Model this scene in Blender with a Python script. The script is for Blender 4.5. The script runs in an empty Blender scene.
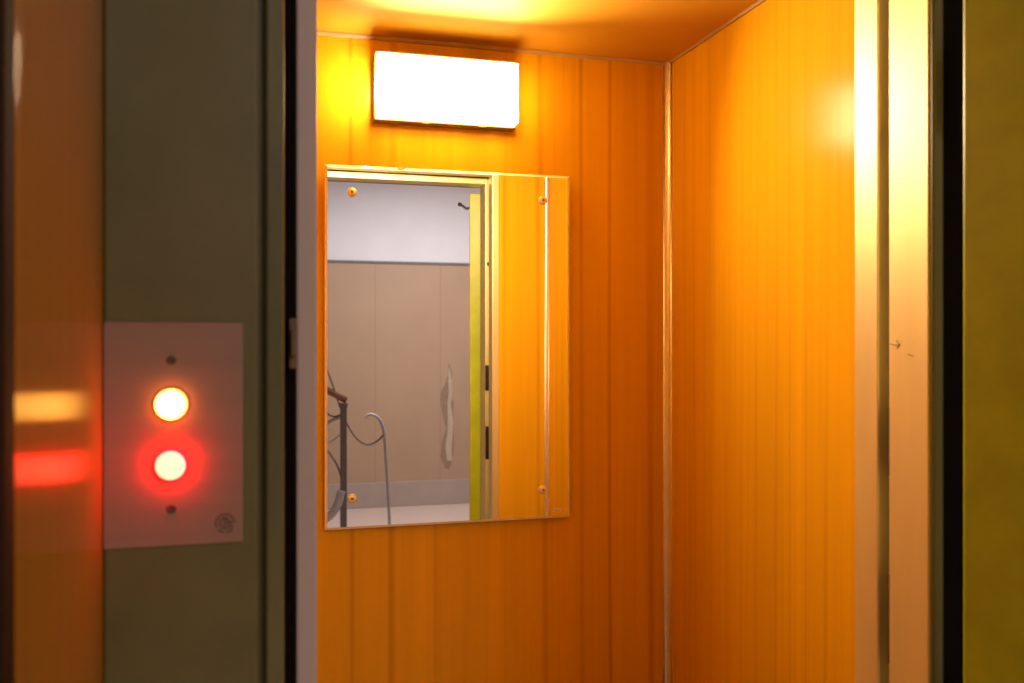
import bpy, bmesh, math, random
from mathutils import Vector, Matrix
random.seed(7)
C = bpy.context.scene.collection
SC = bpy.context.scene
PI = math.pi

# ------------------------------------------------------------------ materials
def new_mat(name):
    m = bpy.data.materials.new(name); m.use_nodes = True
    nt = m.node_tree
    return m, nt, nt.nodes['Principled BSDF']

def coords(nt, scale):
    tc = nt.nodes.new('ShaderNodeTexCoord'); mp = nt.nodes.new('ShaderNodeMapping')
    mp.inputs['Scale'].default_value = scale
    nt.links.new(tc.outputs['Object'], mp.inputs['Vector'])
    return mp.outputs['Vector']

def noise(nt, vec, scale, detail=4, rough=.55):
    n = nt.nodes.new('ShaderNodeTexNoise')
    n.inputs['Scale'].default_value = scale; n.inputs['Detail'].default_value = detail
    n.inputs['Roughness'].default_value = rough
    nt.links.new(vec, n.inputs['Vector'])
    return n.outputs['Fac']

def ramp(nt, fac, stops):
    r = nt.nodes.new('ShaderNodeValToRGB')
    e = r.color_ramp.elements
    while len(e) < len(stops): e.new(.5)
    for el, (p, c) in zip(e, stops):
        el.position = p; el.color = (*c, 1)
    nt.links.new(fac, r.inputs['Fac'])
    return r.outputs['Color']

def mix(nt, fac, a, b, mode='MIX'):
    n = nt.nodes.new('ShaderNodeMix'); n.data_type = 'RGBA'; n.blend_type = mode
    for k, v in ((0, fac), (6, a), (7, b)):
        if hasattr(v, 'is_output'): nt.links.new(v, n.inputs[k])
        elif isinstance(v, (int, float)): n.inputs[k].default_value = v
        else: n.inputs[k].default_value = (*v, 1)
    return n.outputs[2]

def bump(nt, bs, fac, strength, dist=.002):
    b = nt.nodes.new('ShaderNodeBump'); b.inputs['Strength'].default_value = strength
    b.inputs['Distance'].default_value = dist
    nt.links.new(fac, b.inputs['Height']); nt.links.new(b.outputs['Normal'], bs.inputs['Normal'])

def m_plain(name, col, rough=.5, metal=0, var=.12, scale=30, stretch=(1, 1, 1), bstr=.05, spec=.5):
    """paint / metal with slight mottling"""
    m, nt, bs = new_mat(name)
    f = noise(nt, coords(nt, stretch), scale)
    lo = tuple(c * (1 - var) for c in col); hi = tuple(min(1, c * (1 + var)) for c in col)
    nt.links.new(ramp(nt, f, [(.3, lo), (.7, hi)]), bs.inputs['Base Color'])
    bs.inputs['Roughness'].default_value = rough; bs.inputs['Metallic'].default_value = metal
    bs.inputs['Specular IOR Level'].default_value = spec
    if bstr: bump(nt, bs, f, bstr)
    return m

def m_wood(name, base, dark, axis, rough=.2, period=.088, line=.75, spec=.5, coat=0):
    """vertical grain laminate; axis = horizontal axis of the sheet (0 x, 1 y)"""
    m, nt, bs = new_mat(name)
    s1 = [9, 9, .35]; s2 = [75, 75, 1.2]
    f1 = noise(nt, coords(nt, s1), 1, 3)
    f2 = noise(nt, coords(nt, s2), 1, 5, .6)
    c1 = ramp(nt, f1, [(.25, tuple(.86 * c for c in base)), (.75, tuple(min(1, 1.1 * c) for c in base))])
    fr = nt.nodes.new('ShaderNodeMapRange'); nt.links.new(f2, fr.inputs[0])
    fr.inputs[1].default_value = .5; fr.inputs[2].default_value = .85; fr.inputs[4].default_value = .25
    c2 = mix(nt, fr.outputs[0], c1, dark)
    # narrow darker stripe at a wandering period
    tc = nt.nodes.new('ShaderNodeTexCoord'); sp = nt.nodes.new('ShaderNodeSeparateXYZ')
    nt.links.new(tc.outputs['Object'], sp.inputs[0])
    wob = noise(nt, coords(nt, (5, 5, .12)), 1, 2)
    a = nt.nodes.new('ShaderNodeMath'); a.operation = 'MULTIPLY_ADD'
    nt.links.new(wob, a.inputs[0]); a.inputs[1].default_value = .14
    nt.links.new(sp.outputs[axis], a.inputs[2])
    d = nt.nodes.new('ShaderNodeMath'); d.operation = 'PINGPONG'; d.inputs[1].default_value = period / 2
    nt.links.new(a.outputs[0], d.inputs[0])
    r = nt.nodes.new('ShaderNodeMapRange'); r.interpolation_type = 'SMOOTHSTEP'
    nt.links.new(d.outputs[0], r.inputs[0])
    r.inputs[1].default_value = .0; r.inputs[2].default_value = .009
    r.inputs[3].default_value = line; r.inputs[4].default_value = 0
    msk = nt.nodes.new('ShaderNodeMapRange'); nt.links.new(noise(nt, coords(nt, (3.1, 3.1, .25)), 1, 2), msk.inputs[0])
    msk.inputs[1].default_value = .35; msk.inputs[2].default_value = .65
    mm = nt.nodes.new('ShaderNodeMath'); mm.operation = 'MULTIPLY'
    nt.links.new(r.outputs[0], mm.inputs[0]); nt.links.new(msk.outputs[0], mm.inputs[1])
    c3 = mix(nt, mm.outputs[0], c2, dark)
    nt.links.new(c3, bs.inputs['Base Color'])
    bs.inputs['Roughness'].default_value = rough
    bs.inputs['Specular IOR Level'].default_value = spec
    bs.inputs['Coat Weight'].default_value = coat; bs.inputs['Coat Roughness'].default_value = .1
    bump(nt, bs, f2, .03, .001)
    return m

def m_emit(name, col, strength, base=(.8, .8, .8), centre=None):
    m, nt, bs = new_mat(name)
    bs.inputs['Base Color'].default_value = (*base, 1)
    bs.inputs['Roughness'].default_value = .4
    f = noise(nt, coords(nt, (1, 1, 1)), 40, 2)
    lo = tuple(.95 * c for c in col)
    nt.links.new(ramp(nt, f, [(.3, lo), (.7, col)]), bs.inputs['Emission Color'])
    bs.inputs['Emission Strength'].default_value = strength
    return m

LAM = (.73, .395, .010); LAMD = (.38, .15, .004)
M = dict(
    lam_x=m_wood('laminate_back', LAM, LAMD, 0, rough=.22, spec=.06),
    lam_y=m_wood('laminate_side', LAM, LAMD, 1, rough=.20, spec=.03, period=.06, line=.3),
    lam_c=m_plain('laminate_ceiling', (.54, .28, .014), .65, var=.05, scale=4, spec=.25),
    varnish=None,
    olive=m_plain('olive_paint', (.128, .114, .034), .38, var=.10, scale=14, bstr=.10),
    olive_door=m_plain('olive_door_paint', (.42, .50, .018), .4, var=.10, scale=18, bstr=.10),
    lip=m_plain('olive_lip_paint', (.13, .12, .035), .35, var=.2, scale=25, stretch=(1, 1, .2)),
    dark=m_plain('painted_gap_shade', (.006, .003, .003), .8, spec=.1, var=.2, scale=20),  # near-black colour stands in for the shade inside the gaps
    darkwood=m_plain('dark_wood_edge', (.030, .009, .003), .7, spec=.15, var=.3, scale=12, stretch=(4, 4, .3)),
    jamb=m_plain('satin_jamb_metal', (.85, .78, .42), .46, metal=.7, var=.06, scale=8, stretch=(2, 2, .4), bstr=.03),
    jamb_hall_lit=m_plain('jamb_metal_hall_lit', (.56, .43, .37), .40, var=.06, scale=8, stretch=(2, 2, .4), bstr=.03),  # same satin metal as the other jamb, hall-lit tone put into the colour
    trim=m_plain('pale_trim', (.88, .80, .62), .4, metal=.85, var=.05, scale=20),
    trim_b=m_plain('beige_trim', (.45, .30, .13), .4, var=.08, scale=20),
    plate=m_plain('brushed_plate', (.27, .165, .11), .45, var=.06, scale=60, stretch=(.05, 1, 1), bstr=.02),
    screw=m_plain('screw_steel', (.10, .07, .05), .5, metal=.5, var=.2, scale=200),
    ink=m_plain('dark_print', (.06, .035, .02), .6, var=.2, scale=200),
    cap=m_plain('brass_cap', (.95, .78, .36), .28, metal=.1, var=.1, scale=100),
    capdark=m_plain('brass_slot', (.25, .15, .04), .4, metal=.4, var=.1, scale=100),
    mirror=None,
    edge=m_plain('glass_edge_painted_glow', (.97, .92, .55), .12, var=.05, scale=30, bstr=0, spec=.9),  # pale yellow paints the light glowing inside the glass edge
    housing=m_plain('lamp_tray', (.20, .12, .05), .45, var=.1, scale=20),
    lamp=m_emit('lamp_diffuser', (1, .74, .40), 9),
    lampside=m_emit('lamp_diffuser_side', (1, .62, .22), 27),
    lampend=m_emit('lamp_diffuser_open_end', (1, .84, .66), 210),
    lampbot=m_emit('lamp_diffuser_bottom', (1, .62, .22), 30),
    btn_a=m_emit('lit_button', (1, .45, .055), 18),
    btn_a_s=m_emit('button_side_halo_glow', (1, .22, .02), 15),  # side glow added to throw an amber bloom halo on the plate
    btn_b=m_emit('lit_button_red', (1, .07, .030), 16),
    btn_b_s=m_emit('button_red_side_halo_glow', (1, .0, .002), 90, base=(.6, .02, .02)),  # strong side glow added in place of the red lens bloom
    hall_dado=m_plain('beige_dado', (.43, .295, .205), .5, var=.04, scale=3, bstr=.03),
    hall_white=m_plain('white_plaster', (.76, .76, .82), .7, var=.03, scale=5),
    base=m_plain('grey_skirting', (.40, .33, .30), .5, var=.05, scale=6),
    floor=m_plain('terrazzo_floor', (.60, .48, .43), .4, var=.15, scale=120),
    carfloor=m_plain('lino_floor', (.10, .07, .05), .5, var=.2, scale=60),
    plaster=m_plain('bare_plaster', (.48, .40, .31), .8, var=.15, scale=60),
    seam=m_plain('dark_seam', (.29, .20, .14), .7, var=.1, scale=20),
    border=m_plain('brown_border', (.16, .13, .13), .6, var=.1, scale=20),
    iron=m_plain('painted_iron', (.13, .12, .15), .4, var=.15, scale=60),
    iron2=m_plain('grey_iron', (.40, .40, .46), .4, var=.15, scale=60),
    railwood=m_plain('rail_wood', (.22, .10, .06), .35, var=.2, scale=20, stretch=(.2, 1, 1)),
    lockm=m_plain('lock_brown', (.16, .09, .04), .5),
    blackm=m_plain('black_metal', (.02, .017, .014), .45, var=.2, scale=60),
)
# varnished wood with vertical brushing, so reflections smear sideways only
m = m_wood('varnished_wood', (.46, .20, .004), (.30, .105, .003), 1, rough=.21, period=.2, line=.25, spec=.35)
bs = m.node_tree.nodes['Principled BSDF']
bs.inputs['Anisotropic'].default_value = .95
tg = m.node_tree.nodes.new('ShaderNodeTangent'); tg.direction_type = 'RADIAL'; tg.axis = 'Z'
m.node_tree.links.new(tg.outputs[0], bs.inputs['Tangent'])
M['varnish'] = m
m, nt, bs = new_mat('mirror_silver')
f = noise(nt, coords(nt, (1, 1, 1)), 6)
nt.links.new(ramp(nt, f, [(.3, (.90, .90, .90)), (.7, (.93, .93, .93))]), bs.inputs['Base Color'])
bs.inputs['Metallic'].default_value = 1; bs.inputs['Roughness'].default_value = .012
M['mirror'] = m

# ------------------------------------------------------------------ helpers
def box(bm, x0, x1, y0, y1, z0, z1, bev=0, seg=2):
    r = bmesh.ops.create_cube(bm, size=1)
    vs = r['verts']
    for v in vs:
        v.co = Vector(((x0 + x1) / 2 + v.co.x * (x1 - x0), (y0 + y1) / 2 + v.co.y * (y1 - y0), (z0 + z1) / 2 + v.co.z * (z1 - z0)))
    if bev:
        es = list({e for v in vs for e in v.link_edges})
        bmesh.ops.bevel(bm, geom=es, offset=bev, segments=seg, affect='EDGES', profile=.5)

def lathe_y(bm, cx, cz, y, prof, n=28):
    """revolve profile [(r, dy)] about a y-axis line; dy negative = toward the viewer"""
    rings = []
    for r, dy in prof:
        if r < 1e-6: rings.append([bm.verts.new((cx, y + dy, cz))])
        else: rings.append([bm.verts.new((cx + r * math.cos(2 * PI * k / n), y + dy, cz + r * math.sin(2 * PI * k / n))) for k in range(n)])
    for a, b in zip(rings, rings[1:]):
        for k in range(n):
            k2 = (k + 1) % n
            if len(a) == 1: bm.faces.new((a[0], b[k], b[k2]))
            elif len(b) == 1: bm.faces.new((a[k], b[0], a[k2]))
            else: bm.faces.new((a[k], b[k], b[k2], a[k2]))
    bmesh.ops.recalc_face_normals(bm, faces=bm.faces)

def tube(bm, pts, r, n=8, flat=None):
    """sweep a round (or flat strap: flat=(w_inplane, depth)) section along points in an xz plane"""
    pts = [Vector(p) for p in pts]; rings = []
    for i, p in enumerate(pts):
        t = (pts[min(i + 1, len(pts) - 1)] - pts[max(i - 1, 0)]).normalized()
        up = Vector((0, 1, 0)); s = t.cross(up)
        if s.length < 1e-4: s = Vector((1, 0, 0))
        s.normalize(); u = s.cross(t).normalized()
        a, b = (r, r) if flat is None else flat
        rings.append([bm.verts.new(p + s * a * math.cos(2 * PI * (k + .5) / n) + u * b * math.sin(2 * PI * (k + .5) / n)) for k in range(n)])
    for a, b in zip(rings, rings[1:]):
        for k in range(n): bm.faces.new((a[k], a[(k + 1) % n], b[(k + 1) % n], b[k]))
    bm.faces.new(rings[0][::-1]); bm.faces.new(rings[-1])
    bmesh.ops.recalc_face_normals(bm, faces=bm.faces)

def spline(ctrl, n=10):
    """Catmull-Rom through control points"""
    P = [Vector(c) for c in ctrl]; P = [P[0] * 2 - P[1]] + P + [P[-1] * 2 - P[-2]]
    out = []
    for i in range(1, len(P) - 2):
        for k in range(n):
            t = k / n; a, b, c, d = P[i - 1], P[i], P[i + 1], P[i + 2]
            out.append(.5 * ((2 * b) + (c - a) * t + (2 * a - 5 * b + 4 * c - d) * t * t + (3 * b - a - 3 * c + d) * t ** 3))
    out.append(P[-2]); return out

def obj(name, bm, mats, parent=None, smooth=False, origin=None):
    me = bpy.data.meshes.new(name)
    if origin is not None: bmesh.ops.translate(bm, vec=-Vector(origin), verts=bm.verts)
    bm.to_mesh(me); bm.free()
    for mt in (mats if isinstance(mats, (list, tuple)) else [mats]): me.materials.append(mt)
    o = bpy.data.objects.new(name, me); C.objects.link(o)
    if origin is not None: o.location = origin
    if smooth:
        for p in me.polygons: p.use_smooth = True
    if parent is not None:
        o.parent = parent
        o.matrix_parent_inverse = Matrix.Translation(-Vector(parent.location))
    return o

def bobj(name, ext, mat, parent=None, bev=0):
    bm = bmesh.new(); box(bm, *ext, bev=bev); return obj(name, bm, mat, parent)

def struct(o, label=None, cat=None):
    o['kind'] = 'structure'
    if label: o['label'] = label
    if cat: o['category'] = cat
    return o

def thing(name, label, cat, loc, group=None):
    o = bpy.data.objects.new(name, None); C.objects.link(o); o.location = loc
    o.empty_display_size = .05
    o['label'] = label; o['category'] = cat
    if group: o['group'] = group
    return o

# ------------------------------------------------------------------ lift car
XL, XR, YB, YF, ZC = -.117, .947, 2.0, 1.03, 2.16
OL, OR, OZ = .0646, .753, 2.045                     # car opening
wb = struct(bobj('wall_back', (XL - .02, XR + .02, YB, YB + .02, 0, ZC + .02), M['lam_x']), 'orange wood-grain back wall of the lift car behind the mirror', 'wall')
struct(bobj('wall_right', (XR, XR + .02, YF - .03, YB, 0, ZC + .02), M['lam_y']), 'orange wood-grain right side wall of the lift car', 'wall')
struct(bobj('wall_left', (XL - .02, XL, YF - .03, YB, 0, ZC + .02), M['lam_y']), 'orange wood-grain left side wall of the lift car, hidden by the doorway', 'wall')
struct(bobj('ceiling', (XL, XR, YF - .03, YB, ZC, ZC + .02), M['lam_c']), 'orange ceiling of the lift car', 'ceiling')
struct(bobj('floor', (XL, XR, YF - .03, YB, -.02, 0), M['carfloor']), 'dark floor of the lift car', 'floor')
bm = bmesh.new()
box(bm, OR + .024, XR, YF - .03, YF, 0, ZC); box(bm, XL, OL - .022, YF - .03, YF, 0, ZC); box(bm, OL - .022, OR + .024, YF - .03, YF, OZ + .016, ZC)
struct(obj('wall_front', bm, M['lam_x']), 'orange wood-grain front return of the lift car, seen only in the mirror', 'wall')
# metal jambs and header lining the car opening
bm = bmesh.new()
box(bm, OR, OR + .024, YF - .042, YF + .005, 0, OZ + .016, .002)
struct(obj('trim_1', bm, M['jamb']), 'pale metal jamb of the lift car on the right, next to the orange side wall', 'trim')
bm = bmesh.new(); box(bm, OL - .022, OL, YF - .032, YF + .005, 0, OZ + .016, .003)
struct(obj('trim_2', bm, M['jamb_hall_lit']), 'metal jamb of the lift car on the left edge of the mirror view, hall light put into its pinkish grey colour', 'trim')
bm = bmesh.new(); box(bm, OL, OR, YF - .032, YF + .005, OZ, OZ + .016, .002)
struct(obj('trim_3', bm, M['jamb']), 'pale metal header lining the lift car opening, seen in the mirror', 'trim')
# corner angle strips and ceiling strips
def angle(name, x, y, sx, sy, w, mat, label):
    bm = bmesh.new()
    box(bm, *(sorted((x, x + sx * w))), *(sorted((y, y + sy * .0025))), 0, ZC, 0)
    box(bm, *(sorted((x, x + sx * .0025))), *(sorted((y, y + sy * w))), 0, ZC, 0)
    # rounded cove between the two flanges
    n = 6; a0 = []; a1 = []
    for k in range(n + 1):
        t = PI / 2 * k / n
        px = x + sx * (w - (w - .002) * math.cos(t)); py = y + sy * (w - (w - .002) * math.sin(t))
        a0.append(bm.verts.new((px, py, 0))); a1.append(bm.verts.new((px, py, ZC)))
    for k in range(n): bm.faces.new((a0[k], a0[k + 1], a1[k + 1], a1[k]))
    bmesh.ops.recalc_face_normals(bm, faces=bm.faces)
    return struct(obj(name, bm, mat, None, True), label, 'trim')
angle('trim_4', XR, YB, -1, -1, .016, M['trim'], 'pale vertical strip in the back right corner of the lift car')
angle('trim_5', XR, YF, -1, 1, .013, M['trim'], 'pale vertical strip in the front right corner of the car, seen in the mirror')
def cove(name, p0, p1, out, w, mat, label):
    bm = bmesh.new(); p0 = Vector(p0); p1 = Vector(p1); out = Vector(out)
    sec = [(0, 0), (w, 0), (w, -.003), (.006, -.006), (.003, -w), (0, -w)]
    r = [[bm.verts.new(p + out * a + Vector((0, 0, b))) for a, b in sec] for p in (p0, p1)]
    for k in range(6): bm.faces.new((r[0][k], r[0][(k + 1) % 6], r[1][(k + 1) % 6], r[1][k]))
    bm.faces.new(r[0]); bm.faces.new(r[1][::-1]); bmesh.ops.recalc_face_normals(bm, faces=bm.faces)
    return struct(obj(name, bm, mat), label, 'trim')
cove('trim_6', (XL, YB, ZC), (XR - .013, YB, ZC), (0, -1, 0), .008, M['trim_b'], 'beige ceiling strip above the back wall')
cove('trim_7', (XR, YF, ZC), (XR, YB - .013, ZC), (-1, 0, 0), .006, M['trim_b'], 'beige ceiling strip along the right wall')

# ------------------------------------------------------------------ wall lamp
lx0, lx1, lz0, lz1 = .2465, .5605, 1.972, 2.111
lamp = thing('wall_lamp', 'white glowing rectangular lamp on the orange wall above the mirror', 'lamp', ((lx0 + lx1) / 2, YB, lz0))
bm = bmesh.new()
D1 = YB - .070
box(bm, lx0, lx1, YB - .006, YB - .0005, lz0, lz1)                      # back plate
box(bm, lx0, lx1, YB - .038, YB - .006, lz0, lz0 + .003)                # bottom
box(bm, lx0, lx1, D1 + .004, YB - .006, lz1 - .003, lz1)                       # top lip, full depth
box(bm, lx0, lx0 + .003, YB - .034, YB - .006, lz0 + .003, lz1 - .003)  # ends
box(bm, lx1 - .003, lx1, YB - .034, YB - .006, lz0 + .003, lz1 - .003)
for fx in (.35, .75):
    x = lx0 + fx * (lx1 - lx0)
    box(bm, x - .008, x + .008, YB - .042, YB - .036, lz0 - .003, lz0 + .006, .001)   # catches on the bottom edge
obj('housing', bm, M['housing'], lamp)
bm = bmesh.new()
box(bm, lx0 + .004, lx1 - .004, D1, YB - .010, lz0 + .004, lz1 - .004, .004)
d = obj('diffuser', bm, [M['lamp'], M['lampside'], M['lampend'], M['lampbot']], lamp)
for p in d.data.polygons: p.material_index = 0 if p.normal.y < -.9 else 3 if p.normal.z < -.9 else 1
bm = bmesh.new()
n = 20; ex0 = lx0 + .0042; vv = [bm.verts.new((ex0, D1 + .016 + .011 * math.cos(2 * PI * k / n), (lz0 + lz1) / 2 + .030 * math.sin(2 * PI * k / n))) for k in range(n)]
f = bm.faces.new(vv); r = bmesh.ops.extrude_face_region(bm, geom=[f])
bmesh.ops.translate(bm, vec=(-.002, 0, 0), verts=[v for v in r['geom'] if isinstance(v, bmesh.types.BMVert)])
bmesh.ops.recalc_face_normals(bm, faces=bm.faces)
obj('bulb_window', bm, M['lampend'], lamp)
d['label'] = 'glowing white diffuser'

# ------------------------------------------------------------------ mirror
mx0, mx1, mz0, mz1 = .144, .692, 1.100, 1.876
MY = YB - .018
mir = thing('wall_mirror', 'frameless rectangular mirror screwed to the orange back wall under the lamp', 'mirror', ((mx0 + mx1) / 2, YB, mz0))
bm = bmesh.new()
rr = []
for yy, ins in ((MY + .006, 0), (MY + .0035, 0), (MY, .0055)):
    rr.append([bm.verts.new(v) for v in ((mx0 + ins, yy, mz0 + ins), (mx1 - ins, yy, mz0 + ins), (mx1 - ins, yy, mz1 - ins), (mx0 + ins, yy, mz1 - ins))])
for a, b in zip(rr, rr[1:]):
    for k in range(4): bm.faces.new((a[k], a[(k + 1) % 4], b[(k + 1) % 4], b[k]))
bm.faces.new(rr[0]); bm.faces.new(rr[2]); bmesh.ops.recalc_face_normals(bm, faces=bm.faces)
g = obj('glass', bm, [M['mirror'], M['edge']], mir)
for p in g.data.polygons: p.material_index = 0 if p.normal.y < -.99 else 1
for (sx, sz) in ((.201, 1.8183), (.627, 1.8183), (.201, 1.1655), (.627, 1.1655)):
    bm = bmesh.new()
    lathe_y(bm, sx, sz, MY, [(.0, .017), (.0085, .017), (.0100, 0), (.0100, -.002), (.0072, -.005), (.0036, -.006), (0, -.006)], 20)
    s = obj('screw_cap', bm, M['cap'], mir, True)
    bm = bmesh.new(); box(bm, sx - .0026, sx + .0026, MY - .0068, MY - .0056, sz - .0026, sz + .0026, .0006)
    sl = bpy.data.objects.new('slot', obj('tmp', bm, M['capdark']).data); bpy.data.objects.remove(bpy.data.objects['tmp'])
    C.objects.link(sl); sl.parent = s
    sl.matrix_parent_inverse = Matrix.Translation(-Vector(mir.location)) @ Matrix.Translation(Vector(mir.location))
# chips on the silvering along the edges
for (cx, cz, w, h) in ((.587, 1.866, .005, .004), (.306, 1.8745, .012, .004), (.660, 1.118, .016, .004)):
    bm = bmesh.new(); n = 9
    vs = [bm.verts.new((cx + w * (.7 + .3 * random.random()) * math.cos(2 * PI * k / n), MY - .0004, cz + h * (.7 + .3 * random.random()) * math.sin(2 * PI * k / n))) for k in range(n)]
    f = bm.faces.new(vs); r = bmesh.ops.extrude_face_region(bm, geom=[f])
    bmesh.ops.translate(bm, vec=(0, .0006, 0), verts=[v for v in r['geom'] if isinstance(v, bmesh.types.BMVert)])
    bmesh.ops.recalc_face_normals(bm, faces=bm.faces)
    obj('chip', bm, M['trim'], mir)

# ------------------------------------------------------------------ landing: frame, panel, door
PY = .86                                                                # face of the olive panel
LL, LR, LZ = .027, .748, 2.029                                          # landing opening
PX = -.1255
bm = bmesh.new()
box(bm, PX, .004, PY, PY + .09, 0, 2.6, .003)
struct(obj('wall_landing', bm, M['olive']), 'dark olive painted metal panel left of the lift doorway, carrying the call plate', 'wall')
bm = bmesh.new()
box(bm, .010, LL, .871, .95, 0, 2.6, .003); box(bm, .004, .010, .885, .95, 0, 2.6)
struct(obj('trim_8', bm, M['lip']), 'narrow olive door stop at the right edge of the call-plate panel', 'trim')
bm = bmesh.new()
box(bm, LR, LR + .045, .892, .961, 0, LZ + .02, .002)
jr = struct(obj('trim_9', bm, M['jamb']), 'wide pale metal landing jamb at the right of the doorway', 'trim')
for z0, z1 in ((1.335, 1.42), (1.105, 1.215)):
    bobj('strike_slot', (LR + .0005, LR + .012, .9595, .9635, z0, z1), M['blackm'], jr, .001)
bobj('bolt_head', (LR + .006, LR + .014, .960, .9655, 1.755, 1.766), M['blackm'], jr, .001)
# scratches on the jamb face
for pts in (((.958, 1.497), (.948, 1.4955), (.941, 1.497), (.947, 1.501)), ((.941, 1.497), (.946, 1.4915)), ((.926, 1.485), (.921, 1.4835), (.917, 1.483))):
    bm = bmesh.new(); tube(bm, [(LR - .0001, y, z) for y, z in pts], .0006, 5)
    obj('scratch', bm, M['seam'], jr)
bm = bmesh.new()
box(bm, LR + .001, LR + .015, .884, .892, 0, LZ + .02, .003)
struct(obj('trim_10', bm, M['lip']), 'narrow olive edge on the front of the right landing jamb', 'trim')
struct(bobj('trim_11', (LR + .015, LR + .10, .8885, .95, 0, LZ + .02), M['dark']), 'painted shade in the gap between the right jamb and the open door', 'trim')  # near-black block paints the shade between jamb and open door
struct(bobj('trim_16', (LL, LR, .892, .961, LZ, LZ + .018), M['jamb']), 'pale metal lining under the landing header, seen in the mirror', 'trim')
bm = bmesh.new(); box(bm, LL, LR, .871, .892, LZ, LZ + .02, .002); box(bm, LL, LR + .10, PY, .95, LZ + .02, 2.6)
struct(obj('trim_12', bm, M['olive']), 'olive header above the landing doorway, its underside seen in the mirror', 'trim')
# open landing door, swung towards the hall
door = thing('door_1', 'open olive swing door at the far right, edge-on in the mirror', 'door', (.75, .816, 0))
door['kind'] = 'structure'
door_parts = []
bm = bmesh.new(); box(bm, .727, .770, .096, .816, .01, 2.020, .003)
obj('leaf', bm, M['olive_door'], door)
for z in (.25, 1.0, 1.75):
    bm = bmesh.new()
    tube(bm, [(.786, .826, z), (.786, .826, z + .10)], .009, 12); box(bm, .765, .786, .811, .819, z + .01, z + .09)
    obj('hinge', bm, M['blackm'], door)
bm = bmesh.new()
tube(bm, spline([(.729, .79, 1.972), (.715, .79, 1.970), (.703, .79, 1.979), (.694, .79, 1.983)], 6), .0045, 8)
bmesh.ops.create_uvsphere(bm, u_segments=12, v_segments=8, radius=.0075, matrix=Matrix.Translation((.693, .79, 1.984)))
obj('hook', bm, M['blackm'], door, True)
# small lock piece in the slit between landing frame and car
struct(bobj('trim_15', (XL, OL - .0221, .992, .9985, 0, OZ + .1), M['dark']), 'added cover painting the shade deep in the slit between landing frame and car', 'trim')  # added cover, its blackness paints the shade of the slit
bm = bmesh.new(); box(bm, .034, .0424, .965, .9925, 1.472, 1.524, .002)
box(bm, .036, .041, .958, .966, 1.485, 1.512, .001)
lk = obj('door_lock_contact', bm, M['lockm'], origin=(.038, .975, 1.472))
lk['label'] = 'small brownish lock contact in the dark slit beside the left jamb'; lk['category'] = 'lock'

bpy.context.view_layer.update()
door.matrix_world = Matrix.Translation((.727, .816, 0)) @ Matrix.Rotation(math.radians(13.5), 4, 'Z') @ Matrix.Translation((.75 - .727, 0, 0))
# varnished wooden return at the far left
bm = bmesh.new(); box(bm, PX - .035, PX, .556, PY + .05, 0, 2.6)
struct(obj('wall_side', bm, M['varnish']), 'glossy varnished brown wood return at the far left, mirroring the call buttons', 'wall')
struct(bobj('trim_13', (PX - .16, PX, .536, .556, 0, 2.6), M['darkwood']), 'very dark wooden edge strip at the far left margin', 'trim')

# ------------------------------------------------------------------ call plate
cp = thing('call_plate', 'metal lift call plate with two lit buttons on the olive panel', 'call plate', (-.0675, PY, 1.321))
bm = bmesh.new(); box(bm, PX + .0008, -.0093, PY - .003, PY, 1.321, 1.517, .0008)
obj('plate', bm, M['plate'], cp)
def button(z, cap, side, label):
    bm = bmesh.new()
    lathe_y(bm, -.0697, z, PY - .003, [(.0150, .001), (.0150, -.0012), (.0134, -.0018), (.0134, .001)], 36)
    b = obj('call_button', bm, M['plate'], cp, True); b['label'] = label
    bm = bmesh.new()
    lathe_y(bm, -.0697, z, PY - .003, [(.0130, .001), (.0130, -.0075), (.0122, -.0092), (.008, -.0105), (0, -.0110)], 36)
    l = obj('tmp', bm, [cap, side]); me = l.data
    for p in me.polygons: p.material_index = 0 if p.normal.y < -.5 else 1; p.use_smooth = True
    bpy.data.objects.remove(l)
    l = bpy.data.objects.new('lens', me); C.objects.link(l); l.parent = b
button(1.4452, M['btn_a'], M['btn_a_s'], 'upper button glowing warm white')
button(1.3925, M['btn_b'], M['btn_b_s'], 'lower button glowing red')
for z in (1.4834, 1.3535):
    bm = bmesh.new()
    lathe_y(bm, -.0697, z, PY - .003, [(.0040, .001), (.0040, -.0006), (.0030, -.0013), (.0012, -.0012), (.0010, -.0004), (0, -.0004)], 18)
    obj('screw', bm, M['screw'], cp, True)
# round scribbled emblem, lower right
bm = bmesh.new(); ex, ez, ey = -.0247, 1.3385, PY - .0031
def arc(cx, cz, r, a0, a1, n=14, rz=None): return [(cx + r * math.cos(math.radians(a0 + (a1 - a0) * k / n)), ey, cz + (rz or r) * math.sin(math.radians(a0 + (a1 - a0) * k / n))) for k in range(n + 1)]
w = (.0007, .0003)
tube(bm, arc(ex, ez, .0080, 20, 205), 0, 6, w)
tube(bm, arc(ex, ez, .0080, 222, 262), 0, 6, w)
tube(bm, arc(ex, ez, .0080, 275, 325), 0, 6, w)
tube(bm, arc(ex, ez, .0046, 60, 300), 0, 6, w)
tube(bm, [(ex - .0008, ey, ez - .003), (ex - .0004, ey, ez + .0035)], 0, 6, w)
tube(bm, arc(ex + .0012, ez + .0018, .0020, 130, -100, 10), 0, 6, w)
tube(bm, [(ex + .0012, ey, ez - .0002), (ex + .0086, ey, ez + .0012)], 0, 6, (.0009, .0003))
tube(bm, [(ex + .0015, ey, ez - .0032), (ex + .0070, ey, ez - .0024)], 0, 6, (.0008, .0003))
obj('emblem', bm, M['ink'], cp)

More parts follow.
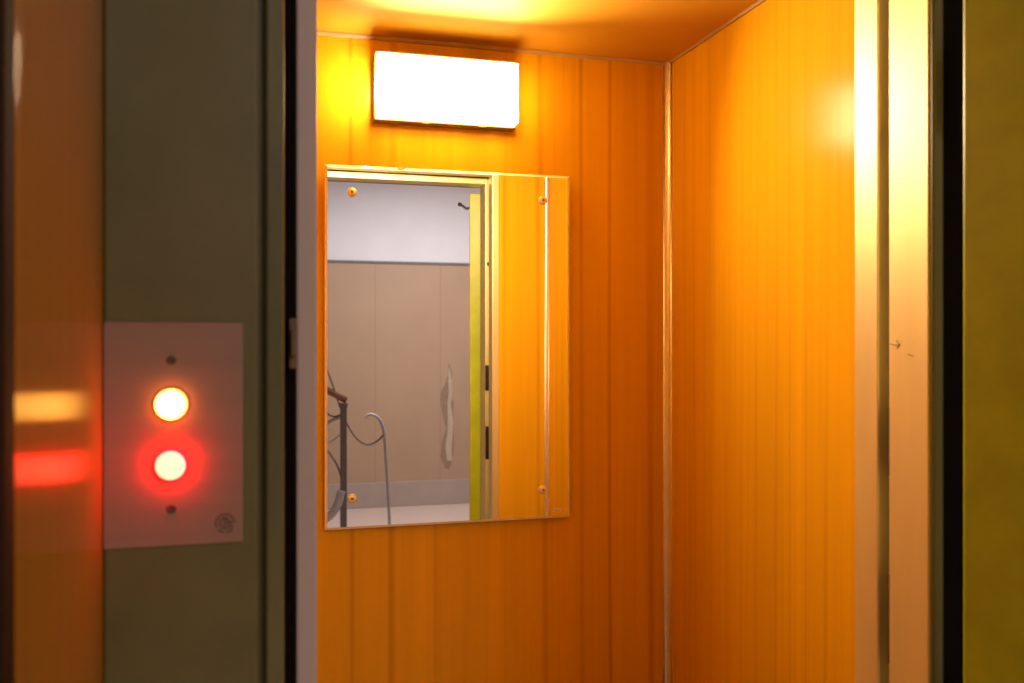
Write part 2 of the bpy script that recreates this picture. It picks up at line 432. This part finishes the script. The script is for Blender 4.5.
# ------------------------------------------------------------------ hall behind the camera (seen in the mirror)
HX0, HX1, HY, HZ = -2.0, 3.0, -4.4, 3.1
bm = bmesh.new(); box(bm, HX0, HX1, HY - .1, HY, 2.22, HZ)
wh = struct(obj('wall_hall', bm, M['hall_white']), 'white upper part of the hall wall, seen in the mirror', 'wall')
bm = bmesh.new(); box(bm, HX0, HX1, HY - .1, HY + .012, .225, 2.215)
wd = struct(obj('wall_dado', bm, M['hall_dado']), 'beige panelled lower part of the hall wall, seen in the mirror', 'wall')
for x in (-.9, 1.055, 1.655, 2.5):
    bobj('seam', (x - .002, x + .002, HY + .011, HY + .013, .225, 2.212), M['seam'], wd)
struct(bobj('trim_14', (HX0, HX1, HY - .05, HY + .02, 2.205, 2.228), M['border']), 'thin dark border between white and beige hall wall', 'trim')
struct(bobj('baseboard_hall', (HX0, HX1, HY - .1, HY + .025, 0, .225), M['base'], bev=.004), 'grey skirting along the hall wall', 'baseboard')
# scar of bare plaster on the dado (a bracket torn off)
def blob(name, ctr, mat, dy):
    bm = bmesh.new(); L = []; R = []
    for i, (x, z, w) in enumerate(ctr):
        L.append(bm.verts.new((x - w / 2, HY + .012 + dy, z))); R.append(bm.verts.new((x + w / 2, HY + .012 + dy, z)))
    fs = [bm.faces.new((L[i], R[i], R[i + 1], L[i + 1])) for i in range(len(L) - 1)]
    r = bmesh.ops.extrude_face_region(bm, geom=fs)
    bmesh.ops.translate(bm, vec=(0, -.006, 0), verts=[v for v in r['geom'] if isinstance(v, bmesh.types.BMVert)])
    bmesh.ops.recalc_face_normals(bm, faces=bm.faces)
    return obj(name, bm, mat, wd)
def hp(px, py):                                                         # photo point seen in the mirror, on the hall wall
    a = math.atan((px - 512) / 921); t = math.tan(a + math.radians(15.65)); dep = (2 * YB - HY) * math.cos(a) / math.cos(a + math.radians(15.65))
    return t * (2 * YB - HY), 1.5 - (py - 341.5) * dep / 921
def pts(lst): return [(*hp(px, py), w) for px, py, w in lst]
blob('plaster_scar', pts([(448, 364, .01), (449, 374, .04), (447, 384, .06), (444.5, 392, .09), (446, 402, .12), (447, 416, .10), (448.5, 428, .07), (447, 442, .12), (446, 456, .12), (446.5, 468, .04)]), M['seam'], .002)
blob('plaster_scar', pts([(448, 368, .01), (449, 382, .035), (449.5, 392, .03), (448, 404, .03), (449.5, 420, .05), (449, 432, .05), (447.5, 446, .06), (448.5, 460, .05)]), M['plaster'], .004)
struct(bobj('floor_hall', (HX0, HX1, HY, .95, -.05, -.0005), M['floor']), 'pale hall floor, seen in the mirror', 'floor')
struct(bobj('ceiling_hall', (HX0, HX1, HY - .1, .95, HZ, HZ + .05), M['hall_white']), 'white hall ceiling outside the picture', 'ceiling')
struct(bobj('wall_hall_left', (HX0 - .1, HX0, HY, .95, 0, HZ), M['lip']), 'hall side wall outside the picture, coloured dark olive to cut fill light', 'wall')  # unseen wall, darkened to reduce fill light on the door and panel
struct(bobj('wall_hall_right', (HX1, HX1 + .1, HY, .95, 0, HZ), M['hall_dado']), 'beige hall side wall behind the open door', 'wall')
bm = bmesh.new()
box(bm, HX0, PX - .16, .54, .62, 0, HZ); box(bm, LR + .10, HX1, PY, .95, 0, HZ); box(bm, PX - .16, LR + .10, PY, .95, 2.6, HZ)
struct(obj('wall_hall_front', bm, M['hall_dado']), 'beige hall wall around the lift doorway outside the picture', 'wall')

# wrought-iron stair railing in the hall
RY = -2.5
def rp(px, py, dy=0):
    a = math.atan((px - 512) / 921); b = a + math.radians(15.65); dist = 2 * YB - RY - dy
    return (math.tan(b) * dist, RY + dy, 1.5 - (py - 341.5) * dist * math.cos(a) / math.cos(b) / 921)
nx = rp(343, 400)[0]
rail = thing('stair_railing', 'wrought-iron stair railing with scrolls and wooden handrail, lower left in the mirror', 'railing', (nx, RY, 0))
bm = bmesh.new(); box(bm, nx - .022, nx + .022, RY - .02, RY + .02, 0, rp(343, 405)[2], .004)
box(bm, nx - .028, nx + .028, RY - .026, RY + .026, rp(343, 404)[2] - .02, rp(343, 404)[2] + .01, .005)
obj('newel_post', bm, M['iron'], rail)
bm = bmesh.new(); p1 = rp(346, 400); p0 = rp(322, 387.5); far = tuple(p0[i] + (p0[i] - p1[i]) * 3 for i in range(3))
tube(bm, [far, p0, p1], 0, 10, (.024, .022)); obj('handrail', bm, M['railwood'], rail, True)
def strap(pl, mat, name='scroll', w=(.006, .014), dy=0):
    bm = bmesh.new(); tube(bm, spline([rp(x, y, dy) for x, y in pl], 8), 0, 8, w); return obj(name, bm, mat, rail, True)
strap([(322, 360), (330, 378), (338, 402), (347, 424), (356, 438), (366, 444), (376, 441), (383, 434)], M['iron'])
strap([(364, 417), (369, 414), (376, 416), (381, 423), (383.5, 434), (385, 455), (387, 485), (389, 528), (389.5, 556)], M['iron2'], 'end_post', (.011, .016))
strap([(322, 409), (332, 416), (342, 414)], M['iron'])
strap([(322, 426), (332, 420), (342, 416)], M['iron2'], w=(.012, .014))
strap([(322, 446), (330, 454), (338, 468), (342, 486), (340, 503), (331, 515), (321, 521)], M['iron'])
strap([(341, 490), (337, 504), (330, 514), (322, 519), (312, 520)], M['iron2'], w=(.030, .016), dy=.03)
strap([(322, 443), (331, 441), (342, 432)], M['iron2'], w=(.005, .012))
bm = bmesh.new(); box(bm, far[0], rp(389, 530)[0] + .02, RY - .012, RY + .012, .02, .045, .003)
obj('bottom_rail', bm, M['iron'], rail)
bm = bmesh.new(); box(bm, far[0] - .02, far[0] + .02, RY - .02, RY + .02, 0, far[2], .004)
obj('newel_post', bm, M['iron'], rail)

# ------------------------------------------------------------------ light, world, camera
def area(name, loc, rot, sx, sy, power, col):
    l = bpy.data.lights.new(name, 'AREA'); l.shape = 'RECTANGLE'; l.size = sx; l.size_y = sy; l.energy = power; l.color = col
    o = bpy.data.objects.new(name, l); C.objects.link(o); o.location = loc; o.rotation_euler = rot; return o
area('hall_ceiling_light', (1.5, -2.7, HZ - .02), (0, 0, 0), 1.2, .5, 84, (1, .93, .90))

la = area('lift_lamp', ((lx0 + lx1) / 2, D1 - .003, (lz0 + lz1) / 2), (PI / 2, 0, 0), lx1 - lx0 - .012, lz1 - lz0 - .012, 12.3, (1, .70, .40))
la.rotation_euler = (-PI / 2 + math.radians(17), 0, 0); la.location.y -= .020; la.data.spread = math.radians(145)
w = bpy.data.worlds.new('World'); SC.world = w; w.use_nodes = True
w.node_tree.nodes['Background'].inputs[0].default_value = (.02, .02, .02, 1)
w.node_tree.nodes['Background'].inputs[1].default_value = .0

cam = bpy.data.cameras.new('camera'); co = bpy.data.objects.new('camera', cam); C.objects.link(co)
co.location = (0, 0, 1.5); co.rotation_euler = (PI / 2, 0, -math.radians(15.65))
cam.sensor_width = 36; cam.lens = 921 / 1024 * 36
cam.clip_start = .01
cam.dof.use_dof = True; cam.dof.focus_distance = 2.1; cam.dof.aperture_fstop = 6.0
SC.camera = co
vs = SC.view_settings
SC.display_settings.display_device = 'sRGB'
vs.view_transform = 'Standard'; vs.look = 'None'; vs.exposure = 0; vs.gamma = 1; vs.use_curve_mapping = False
SC.cycles.max_bounces = 12; SC.cycles.diffuse_bounces = 8; SC.cycles.glossy_bounces = 6
SC.cycles.sample_clamp_indirect = 8
SC.cycles.caustics_reflective = True
